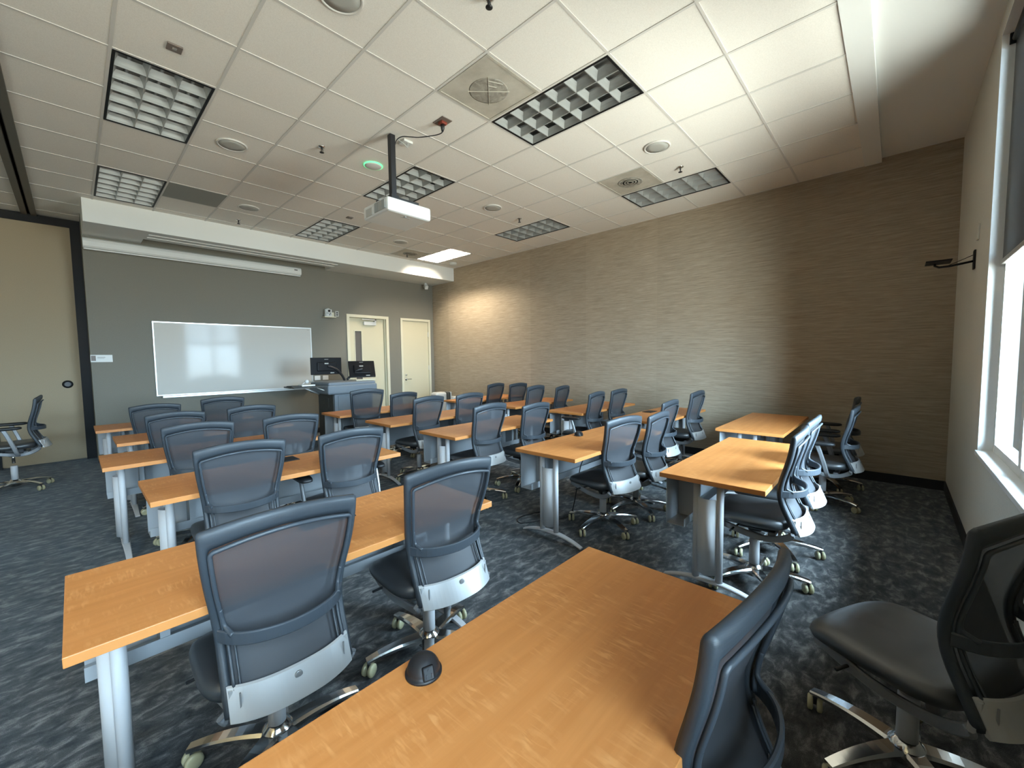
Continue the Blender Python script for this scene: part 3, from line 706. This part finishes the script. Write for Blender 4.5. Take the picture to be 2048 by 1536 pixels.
flatmod(-1.95, -.82, .24, .16, 'flat black power module behind the nearest mesh chair back', .0)
# cord under the middle desk with the dome
t = thing('floor_cable', 'black cable trailing on the carpet under a middle desk', 'cable', (.3, -.6, 0))
P0 = Vector((.3, -.6, 0)); mb = MB()
mb.tube([p-P0 for p in smooth([(.57, -.60, .70), (.50, -.70, .60), (.36, -.74, .50), (.33, -.72, .30), (.34, -.66, .08), (.30, -.60, .008), (.18, -.50, .007), (.02, -.42, .007), (-.05, -.36, .007), (.02, -.28, .007), (.2, -.30, .007), (.40, -.42, .007)])], .005, 7)
mb.build('cable', 'mech', t)

# ------------------------------------------------------------------ mesh office chairs
ZP = [.385, .44, .49, .53, .58, .635, .70, .79, .89, .96, 1.03]
YP = [-.245, -.225, -.203, -.178, -.153, -.146, -.158, -.190, -.215, -.222, -.226]
WP = [.194, .196, .196, .195, .194, .195, .206, .222, .233, .237, .238]
BP = [.050, .048, .045, .035, .022, .018, .020, .026, .030, .032, .033]
def yp(z): return float(np.interp(z, ZP, YP))
def wp(z): return float(np.interp(z, ZP, WP))
# smooth the profile by sampling a spline through it
_zz = np.linspace(.385, 1.03, 60)
def _sm(A):
    a = np.interp(_zz, ZP, A)
    for _ in range(60):
        b = a.copy(); b[1:-1] = .25*a[:-2]+.5*a[1:-1]+.25*a[2:]; a = b
    return a
_y, _w, _b = _sm(YP), _sm(WP), _sm(BP)
def S(x, z, off=0.):
    y = float(np.interp(z, _zz, _y)); w = float(np.interp(z, _zz, _w)); b = float(np.interp(z, _zz, _b))
    u = min(1., abs(x)/w)
    dz = .004
    sl = (float(np.interp(z+dz, _zz, _y))-float(np.interp(z-dz, _zz, _y)))/(2*dz)
    n = Vector((0, 1, -sl)).normalized()          # forward normal
    return Vector((x, y-b*(1-u*u), z))+n*off
def Wd(z): return float(np.interp(z, _zz, _w))
ZT = .985
def outline(inset, top_drop, zb, rc, nS=22, nT=24, nB=10):
    pts = []
    zc = ZT-top_drop-rc
    for k in range(nS): z = zb+(zc-zb)*k/(nS-1); pts.append((Wd(z)-inset, z))
    wt = Wd(ZT)-inset
    for k in range(1, 6): a = k/6*PI/2; pts.append((Wd(zc)-inset-rc+rc*math.cos(a), zc+rc*math.sin(a)))
    x0 = Wd(zc)-inset-rc
    for k in range(nT): u = 1-2*k/(nT-1); pts.append((x0*u, ZT-top_drop+.026*(1-u*u)))
    L = [(-x, z) for x, z in pts[:nS+5]][::-1]
    pts += L
    for k in range(1, nB): u = -1+2*k/nB; pts.append(((Wd(zb)-inset)*u, zb))
    return pts
def make_chair(arms=False):
    t = thing('mesh_office_chair', '', 'chair')
    # ---- backrest frame
    O = outline(.0, .0, .402, .013); I = outline(.024, .056, .45, .016)
    mb = MB(); rings = []
    def mixpt(a, b, s): return (a[0]+(b[0]-a[0])*s, a[1]+(b[1]-a[1])*s)
    for s, off in ((0, -.006), (0, .008), (.18, .016), (.75, .014), (1, .008), (1, -.004), (.7, -.011), (.25, -.012)):
        rings.append([S(*mixpt(o, i, s), off)[:] for o, i in zip(O, I)])
    mb.loft(rings, 0, True, False, True)
    fr = mb.build('backrest_frame', 'headband', t)
    # rear rim tube following the opening
    mb = MB(); R = outline(.026, .060, .605, .016)
    rim = [S(x, z, -.017) for x, z in R if z >= .606]
    mb.tube(rim, .0068, 8); mb.build('rear_rim', 'dark_plastic', fr)
    for s in (-1, 1):
        mb = MB()
        mb.tube([S(s*(Wd(z)-.030), z, -.014) for z in np.linspace(.47, .60, 8)], .005, 6); mb.tube([S(s*(Wd(z)-.046), z, -.012) for z in np.linspace(.47, .595, 8)], .0035, 6)
        mb.build('lower_strut', 'dark_plastic', fr)
    # ---- lumbar bar: leaves the rim in a small curl and arches out behind
    mb = MB(); pts = []; 
    for k in range(25):
        u = -1+2*k/24; x = u*(Wd(.635)-.012)
        e = abs(u)
        bulge = .030*(1-e**8)+.070*(1-e**2.4); pts.append((x, float(np.interp(.635, _zz, _y))-.012-bulge, .629-.008*(1-e)))
    mb.band(pts, .042, .013, (0, 0, 1))
    for s in (-1, 1):
        q = [S(s*(Wd(.725)-.027), .725, -.017), S(s*(Wd(.69)-.027), .69, -.018), S(s*(Wd(.66)-.030), .66, -.024), Vector((s*(Wd(.635)-.040), pts[2][1]-.003, .640))]
        mb.tube(smooth([p[:] for p in q], 4), [.0068]*9+[.008]*4, 8)
    mb.build('lumbar_bar', 'dark_plastic', t)
    # ---- mesh
    mb = MB(); nx, nz = 17, 30; zs_ = np.linspace(.47, .952, nz); V = []
    for z in zs_:
        for i in range(nx):
            u = -1+2*i/(nx-1); zz = z if z < .90 else z+.02*(1-u*u)*(z-.90)/.052
            V.append(S(u*(Wd(z)-.007), zz, .006)[:])
    mb.add(V, [(r*nx+c, r*nx+c+1, (r+1)*nx+c+1, (r+1)*nx+c) for r in range(nz-1) for c in range(nx-1)], 0, True)
    mb.build('backrest_mesh', 'mesh', t, fix=False)
    # ---- aluminium plate
    mb = MB(); n = 21; A = []; 
    def P(u, z, off): 
        x = u*.184; y = float(np.interp(z, _zz, _y))-.021-.052*(1-abs(u)**2.6)
        return (x, y+off, z)
    for z0, off in ((.396, 0), (.392, .006), (.397, .013), (.482, .013), (.489, .006), (.485, 0)):
        A.append([P(-1+2*k/(n-1), z0, off) for k in range(n)])
    V = [p for r in A for p in r]; F = []
    for i in range(6):
        a, b = i*n, ((i+1) % 6)*n
        for k in range(n-1): F.append((a+k, a+k+1, b+k+1, b+k))
    F.append(tuple(i*n for i in range(6))); F.append(tuple(i*n+n-1 for i in range(6))[::-1])
    mb.add(V, F, 0, False)
    for s in (-1, 1): mb.box(s*.176-.005, s*.176+.005, P(1, .44, 0)[1]+.006, P(1, .44, 0)[1]+.03, .40, .48)
    pl = mb.build('lumbar_plate', 'plate_alu', t)
    for p in pl.data.polygons: p.use_smooth = False
    mb = MB(); mb.lathe([(.012, .002), (.012, -.002), (.009, -.003), (.0, -.002)], (0, P(0, .462, 0)[1], .462), 18, 0, 'y'); mb.build('emblem', 'plate_seam', pl)
    for s in (-1, 1):
        mb = MB(); mb.box(s*.156-.002, s*.156+.002, P(.84, .44, 0)[1]-.001, P(.84, .44, 0)[1]+.004, .402, .478); mb.build('seam', 'plate_seam', pl)
    # ---- seat
    mb = MB(); rings = []; N = 44
    def ring(sc, z, shrink=0.):
        out = []
        for k in range(N):
            a = 2*PI*k/N; c, s_ = math.cos(a), math.sin(a)
            x = .238*sc*math.copysign(abs(c)**.5, c); y = .02+.228*sc*math.copysign(abs(s_)**.5, s_)
            yy = (y-.02)/.228
            zz = z-.030*max(0, yy-.45)**2/.30*1.3+.012*max(0, -yy-.2)-.010*(x/.238)**2 if z > .44 else z-.022*max(0, yy-.45)**2/.30
            if z > .455 and yy < .5: zz -= .006*math.exp(-(x/.14)**2)
            out.append((x, y, zz))
        return out
    for sc, z in ((.86, .402), (.97, .412), (1.0, .43), (1.0, .447), (.975, .462), (.92, .469), (.75, .472), (.5, .472), (.25, .471), (.02, .470)): rings.append(ring(sc, z))
    mb.loft(rings, 0, True); mb.build('seat', 'leather', t)
    # ---- underframe: two swept rails and the tilt box
    mb = MB()
    for s in (-1, 1):
        pts = smooth([(s*.185, .20, .392), (s*.195, .12, .378), (s*.19, .02, .352), (s*.165, -.07, .332), (s*.165, -.15, .345), (s*.185, -.215, .385), (s*.196, -.225, .41)], 4)
        mb.band(pts, .038, .018, (0, 0, 1))
    mb.box(-.17, .17, .14, .175, .380, .40, bev=.006); mb.box(-.12, .12, -.13, -.09, .325, .36, bev=.006)
    mb.build('seat_rail', 'under', t)
    mb = MB(); mb.box(-.075, .075, -.10, .09, .335, .40, bev=.012); mb.lathe([(.035, .30), (.045, .335)], (0, 0, 0), 16)
    mb.tube([(.06, .06, .375), (.16, .09, .372), (.235, .10, .365)], .006, 8); mb.box(.225, .27, .085, .115, .358, .370, bev=.003); mb.tube([(-.06, .05, .375), (-.20, .08, .370), (-.25, .09, .362)], .006, 8); mb.build('tilt_mechanism', 'mech', t)
    mb = MB(); mb.tube([(0, 0, .22), (0, 0, .345)], .014, 12); mb.build('piston', 'chrome', t)
    if arms:
        for s in (-1, 1):
            mb = MB(); pts = smooth([(s*.10, -.03, .345), (s*.20, -.06, .335), (s*.262, -.055, .37), (s*.278, -.03, .47), (s*.282, .01, .60), (s*.282, .03, .645)], 5)
            mb.band(pts, [.036]*len(pts), [.02]*len(pts), (0, 1, .2)); a = mb.build('armrest', 'under', t)
            mb = MB(); N = 28; rr = []
            for sc, z in ((.80, .640), (1, .648), (1, .662), (.9, .671), (.4, .674), (.02, .674)):
                rr.append([(s*.275+.047*sc*math.copysign(abs(math.cos(2*PI*k/N))**.6, math.cos(2*PI*k/N)), .03+.14*sc*math.copysign(abs(math.sin(2*PI*k/N))**.6, math.sin(2*PI*k/N)), z) for k in range(N)])
            mb.loft(rr, 0, True); mb.build('arm_pad', 'pad', a)
    # ---- column and five-star base (stay on the floor when the seat height changes)
    mb = MB(); mb.lathe([(.030, .10), (.030, .295), (.024, .30)], (0, 0, 0), 18); mb.build('column', 'leg_paint', t)
    mb = MB(); mb.lathe([(.036, .058), (.058, .072), (.060, .100), (.048, .122), (.034, .135), (.031, .138)], (0, 0, 0), 24); mb.build('base_hub', 'chrome', t)
    for k in range(5):
        a = PI/2+2*PI*k/5; c, s_ = math.cos(a), math.sin(a)
        mb = MB(); pts = []; Wt = []; Th = []
        for i in range(11):
            r = .03+.275*i/10; u = i/10; pts.append((c*r, s_*r, .098+.018*math.sin(u*PI*.55)-.040*u**1.7)); Wt.append(.072-.030*u); Th.append(.036-.018*u)
        mb.band(pts, Wt, Th, (-s_, c, 0)); lg = mb.build('base_leg', 'chrome', t)
        mb = MB(); R = .295; ang = a+[.5, -.8, 1.3, .2, -.4][k]; d = Vector((math.cos(ang), math.sin(ang), 0)); cx = Vector((c*R, s_*R, 0))
        for q in (-1, 1):
            ctr = cx+d*.016*q; prof = [(.006, -.010), (.024, -.010), (.030, -.006), (.030, .006), (.024, .010), (.006, .010)]
            e = Vector((-d.y, d.x, 0)); rings = []
            for r, w in prof: rings.append([(ctr+d*w+e*(r*math.cos(2*PI*j/14))+Vector((0, 0, .031+r*math.sin(2*PI*j/14))))[:] for j in range(14)])
            mb.loft(rings, 0, True)
        mb.tube([(cx+Vector((0, 0, .03)))[:], (cx+Vector((0, 0, .072)))[:]], .009, 8, 1)
        mb.build('caster', ['caster', 'mech'], lg)
    return t
UPPER = ('backrest_frame', 'lumbar_bar', 'backrest_mesh', 'lumbar_plate', 'seat', 'seat_rail', 'tilt_mechanism', 'piston', 'armrest')
chair_p = {False: None, True: None}
def place_chair(x, y, yaw, dz, label, arms=False, group='mesh chairs at the desks', spin=None):
    """x, y: where the head of the backrest stands; yaw in degrees, 0 faces the whiteboard wall"""
    if chair_p[arms] is None: chair_p[arms] = make_chair(arms); o = chair_p[arms]
    else: o = copy_tree(chair_p[arms])
    a = math.radians(yaw); fx, fy = -math.sin(a), math.cos(a)
    o.location = (x+fx*.225, y+fy*.225, 0); o.rotation_euler = (0, 0, a)
    for c in o.children:
        if c.name.split('.')[0] in UPPER: c.location.z = dz
        else: c.rotation_euler.z = 0 if c.name.startswith(('column',)) else SPIN
    return tag(o, label, 'chair', group)
SPIN = 0.
# partition / aisle end per desk, head x, y, yaw, height
CH = {
 'A5': [(-2.285, -1.355, -2, .02), (-1.585, -1.34, -3, .03)],
 'A4': [(-2.07, .035, -3, .015), (-1.39, .03, -2, .0, True)],
 'A3': [(-2.07, 1.255, -6, .01), (-1.38, 1.255, -5, .0)],
 'A2': [(-2.06, 2.41, -4, .0), (-1.40, 2.40, 0, .005)],
 'A1': [(-2.09, 3.595, -4, .0), (-1.42, 3.595, -5, .03)],
 'B5': [(.25, -2.388, 2, .05), (.82, -2.388, 0, .055)],
 'B4': [(.35, -1.18, -9, .0), (.94, -1.22, 2, -.02)],
 'B3': [(.12, .17, 2, .04), (.82, .15, 0, -.015)],
 'B2': [(.21, 1.34, 4, .04), (.87, 1.34, 0, .035)],
 'B1': [(.05, 2.57, -8, .085), (.64, 2.58, 2, .0)],
 'C5': [(2.32, -2.53, 0, .0, True), (3.04, -2.50, 3, .02, True)],
 'C4': [(1.83, -.97, 2, .0), (2.715, -.965, 0, .045)],
 'C3': [(2.13, .16, 6, .02, True), (2.75, .16, 1, .02)],
 'C2': [(2.26, 1.35, 5, .055), (2.98, 1.35, 8, .01)],
 'C1': [(2.56, 2.55, 6, .035), (3.18, 2.56, -4, .005)]}
ENDS = {'A': ('partition end', 'aisle end'), 'B': ('partition end', 'tan-wall end'), 'C': ('aisle end', 'wall end')}
rs = random.Random(3)
for k, L in CH.items():
    for e, c in enumerate(L):
        SPIN = rs.uniform(-.6, .6)
        if k in ('B1', 'B5'): SPIN = -.314 - math.radians(c[2])
        arms = len(c) > 4
        row = ORD[int(k[1])]
        lab = 'mesh %s at the %s of the %s desk from the whiteboard, %s column' % ('armchair' if arms else 'chair', ENDS[k[0]][e], row, COLN[k[0]])
        place_chair(*c[:4], lab, arms)
SPIN = .3
place_chair(-1.785, -2.598, -4, .035, 'mesh chair at the aisle end of the nearest desk, sixth from the whiteboard')
SPIN = .07
place_chair(-.888, -3.072, -26, .035, 'black mesh chair standing alone by the window wall with its seat uncovered', group='mesh chairs away from the desks')
SPIN = -.15
place_chair(-3.045, 4.76, 88, .11, 'mesh chair with armrests standing sideways before the beige partition', True, 'mesh chairs away from the desks')

# ------------------------------------------------------------------ lectern and what stands on it
t = thing('lectern', 'grey-blue lectern cabinet with an overhanging top in front of the whiteboard', 'lectern', (.69, 4.62, 0))
mb = MB(); mb.box(-.35, .36, -.32, .36, .05, .93, bev=.012); mb.build('cabinet', ['lectern'], t)
mb = MB(); mb.box(-.36, -.349, -.28, .34, .07, .90); mb.box(-.366, -.36, -.10, .0, .66, .82)
for k in range(6): mb.box(-.364, -.359, .06, .28, .80-k*.018, .808-k*.018)
mb.build('side_panel', 'lectern_dark', t)
mb = MB(); mb.box(-.29, .30, -.332, -.32, .09, .87, bev=.004); d = mb.build('door', 'lectern', t)
mb = MB(); mb.box(.02, .05, -.345, -.332, .60, .63, bev=.003); mb.box(.02, .05, -.345, -.332, .55, .575, bev=.003); mb.build('latch', 'mech', d)
mb = MB(); mb.box(-.49, .42, -.40, .42, .905, 1.07, bev=.03); mb.box(-.47, .40, -.38, .40, 1.05, 1.115, bev=.025); mb.build('top', 'lectern', t)
mb = MB(); mb.lathe([(.05, 0), (.05, .05)], (-.30, -.28, 0), 14); mb.lathe([(.05, 0), (.05, .05)], (.30, -.28, 0), 14); mb.lathe([(.05, 0), (.05, .05)], (-.30, .3, 0), 14); mb.lathe([(.05, 0), (.05, .05)], (.30, .3, 0), 14); mb.build('caster', 'mech', t)
mb = MB(); mb.box(-.98, -.48, -.25, .22, 1.035, 1.055, bev=.004); mb.build('side_shelf', 'lectern_dark', t)
mb = MB(); mb.tube([(-.75, .0, 1.035), (-.48, .0, .90)], .012, 8); mb.build('shelf_brace', 'alu', t); mb = MB(); mb.tube([(-.60, -.22, 1.03), (-.43, -.26, .95)], .008, 8); mb.build('shelf_brace', 'alu', t)
def monitor(loc, rz, tilt, w, h, label, arm):
    t = thing('monitor', label, 'monitor', loc, rz, 'monitors on the lectern')
    mb = MB(); mb.box(-w/2, w/2, -.02, .02, -h/2, h/2, bev=.008); mb.box(-w*.32, w*.32, -.045, -.015, -h*.30, h*.22, bev=.012)
    s = mb.build('screen', 'screen', t, rot=(tilt, 0, 0))
    mb = MB(); mb.box(-.05, .02, -.0465, -.045, .035, .055); mb.box(-.04, .03, -.0215, -.02, h/2-.035, h/2-.028); mb.box(.06, .13, -.0215, -.02, -h/2+.02, -h/2+.035); mb.build('label_mark', 'speaker', s)
    mb = MB(); mb.tube([p for p in arm], .022, 10); mb.build('stand', 'mech', t)
    return t
monitor((.345, 4.60, 1.395), .05, .0, .545, .30, 'flat black monitor seen from behind, left of two on the lectern', smooth([(0, -.05, 0), (.15, -.05, -.06), (.27, -.02, -.17), (.33, .0, -.265)], 4))
m2 = monitor((1.02, 4.62, 1.32), -.30, -.42, .47, .33, 'tilted black monitor seen from behind, right of two on the lectern', smooth([(0, -.06, .0), (-.10, -.06, -.02), (-.20, .0, -.12), (-.27, .0, -.19)], 4))
t = thing('keyboard', 'pale keyboard lying on the lectern under the tilted monitor', 'keyboard', (.96, 4.42, 1.117))
mb = MB(); mb.box(-.19, .19, -.07, .07, 0, .02, bev=.005); mb.build('case', 'cream_frame', t)
t = thing('document_camera', 'folded white document camera lying on the lectern side shelf', 'camera', (.0, 4.60, 1.056))
mb = MB(); mb.box(-.11, .11, -.09, .09, 0, .028, bev=.006); mb.build('base', 'alu', t)
mb = MB(); mb.tube([(-.08, .0, .028), (-.04, 0, .06), (.14, .02, .065)], .010, 8); mb.build('arm', 'alu', t)
mb = MB(); mb.lathe([(.0, -.036), (.025, -.028), (.036, 0), (.025, .028), (0, .036)], (.0, -.01, .078), 16); mb.build('head', 'panel_white', t)
t = thing('notebook', 'dark flat tablet lying at the outer end of the lectern side shelf', 'tablet', (-.19, 4.64, 1.056))
mb = MB(); mb.box(-.08, .09, -.12, .12, 0, .012, bev=.003); mb.build('case', 'lectern_dark', t)
t = thing('loose_cable', 'thin white cable hanging behind the tilted monitor', 'cable', (1.10, 4.60, 1.2))
P0 = Vector((1.10, 4.60, 1.2)); mb = MB(); mb.tube([p-P0 for p in smooth([(1.13, 4.56, 1.30), (1.19, 4.56, 1.24), (1.22, 4.58, 1.32), (1.235, 4.60, 1.20), (1.20, 4.62, 1.12), (1.21, 4.66, 1.0), (1.20, 4.70, .8)])], .005, 6); mb.build('cord', 'panel_white', t)

# white rounded cases on the floor near the tan wall
t = thing('rolling_case', 'white rounded case with a dark band on the floor by the front corner', 'case', (3.16, 5.05, 0))
mb = MB(); mb.box(-.19, .12, -.12, .12, .10, .715, bev=.045); mb.build('shell', 'panel_white', t)
mb = MB(); mb.box(.125, .235, -.12, .12, .10, .715, bev=.04); mb.build('band', 'lectern_dark', t)
mb = MB(); mb.box(.236, .262, -.11, .11, .10, .71, bev=.012); mb.build('rim', 'panel_white', t)
mb = MB(); mb.box(-.15, .23, -.10, .10, 0, .10, bev=.02); mb.build('foot', 'mech', t)
t = thing('small_case', 'low white box standing beside the banded white case', 'case', (3.515, 5.02, 0))
mb = MB(); mb.box(-.075, .085, -.11, .11, .0, .59, bev=.03); mb.build('shell', 'panel_white', t)

# ------------------------------------------------------------------ light
W = bpy.data.worlds.new('World'); SC.world = W; W.use_nodes = True
N, L = W.node_tree.nodes, W.node_tree.links
bg = N['Background']; tc = N.new('ShaderNodeTexCoord'); sx = N.new('ShaderNodeSeparateXYZ'); cr = N.new('ShaderNodeValToRGB')
mr = N.new('ShaderNodeMapRange'); mr.inputs['From Min'].default_value = -1; mr.inputs['From Max'].default_value = 1
L.new(tc.outputs['Generated'], sx.inputs[0]); L.new(sx.outputs['Z'], mr.inputs['Value']); L.new(mr.outputs[0], cr.inputs['Fac'])
cr.color_ramp.elements[0].position = .46; cr.color_ramp.elements[0].color = (.62, .635, .575, 1)
cr.color_ramp.elements[1].position = .52; cr.color_ramp.elements[1].color = (1.0, 1.38, 1.72, 1)
L.new(cr.outputs['Color'], bg.inputs['Color']); bg.inputs['Strength'].default_value = 46.
for k, (a, b) in enumerate(WINS):
    la = bpy.data.lights.new('window_portal', 'AREA'); la.shape = 'RECTANGLE'; la.size = b-a-.02; la.size_y = WZ1-WZ0
    la.cycles.is_portal = True
    o = bpy.data.objects.new('window_portal', la); COL.objects.link(o); o.location = ((a+b)/2, YB-.165, (WZ0+WZ1)/2); o.rotation_euler = (PI/2, 0, 0)

# ------------------------------------------------------------------ camera
cam = bpy.data.cameras.new('camera'); co = bpy.data.objects.new('camera', cam); COL.objects.link(co); SC.camera = co
cam.sensor_fit = 'HORIZONTAL'; cam.sensor_width = 36; cam.lens = 819.29/2048*36; cam.clip_start = .03; cam.clip_end = 200
yaw, pitch, roll = math.radians(46.93363), math.radians(-3.62288), math.radians(-.71119)
fw = Vector((math.sin(yaw)*math.cos(pitch), math.cos(yaw)*math.cos(pitch), math.sin(pitch)))
r = Vector((math.cos(yaw), -math.sin(yaw), 0)); u = r.cross(fw)
r2 = math.cos(roll)*r+math.sin(roll)*u; u2 = -math.sin(roll)*r+math.cos(roll)*u
mtx = Matrix((r2, u2, -fw)).transposed().to_4x4(); mtx.translation = Vector((-2.73253, -2.79371, 1.49521)); co.matrix_world = mtx

SC.view_settings.view_transform = 'Standard'; SC.view_settings.look = 'None'; SC.view_settings.gamma = 1; SC.view_settings.use_curve_mapping = False
SC.view_settings.exposure = 0.
SC.cycles.max_bounces = 10; SC.cycles.diffuse_bounces = 6; SC.cycles.glossy_bounces = 4; SC.cycles.transparent_max_bounces = 12
SC.cycles.sample_clamp_indirect = 6.; SC.cycles.caustics_reflective = False; SC.cycles.caustics_refractive = False
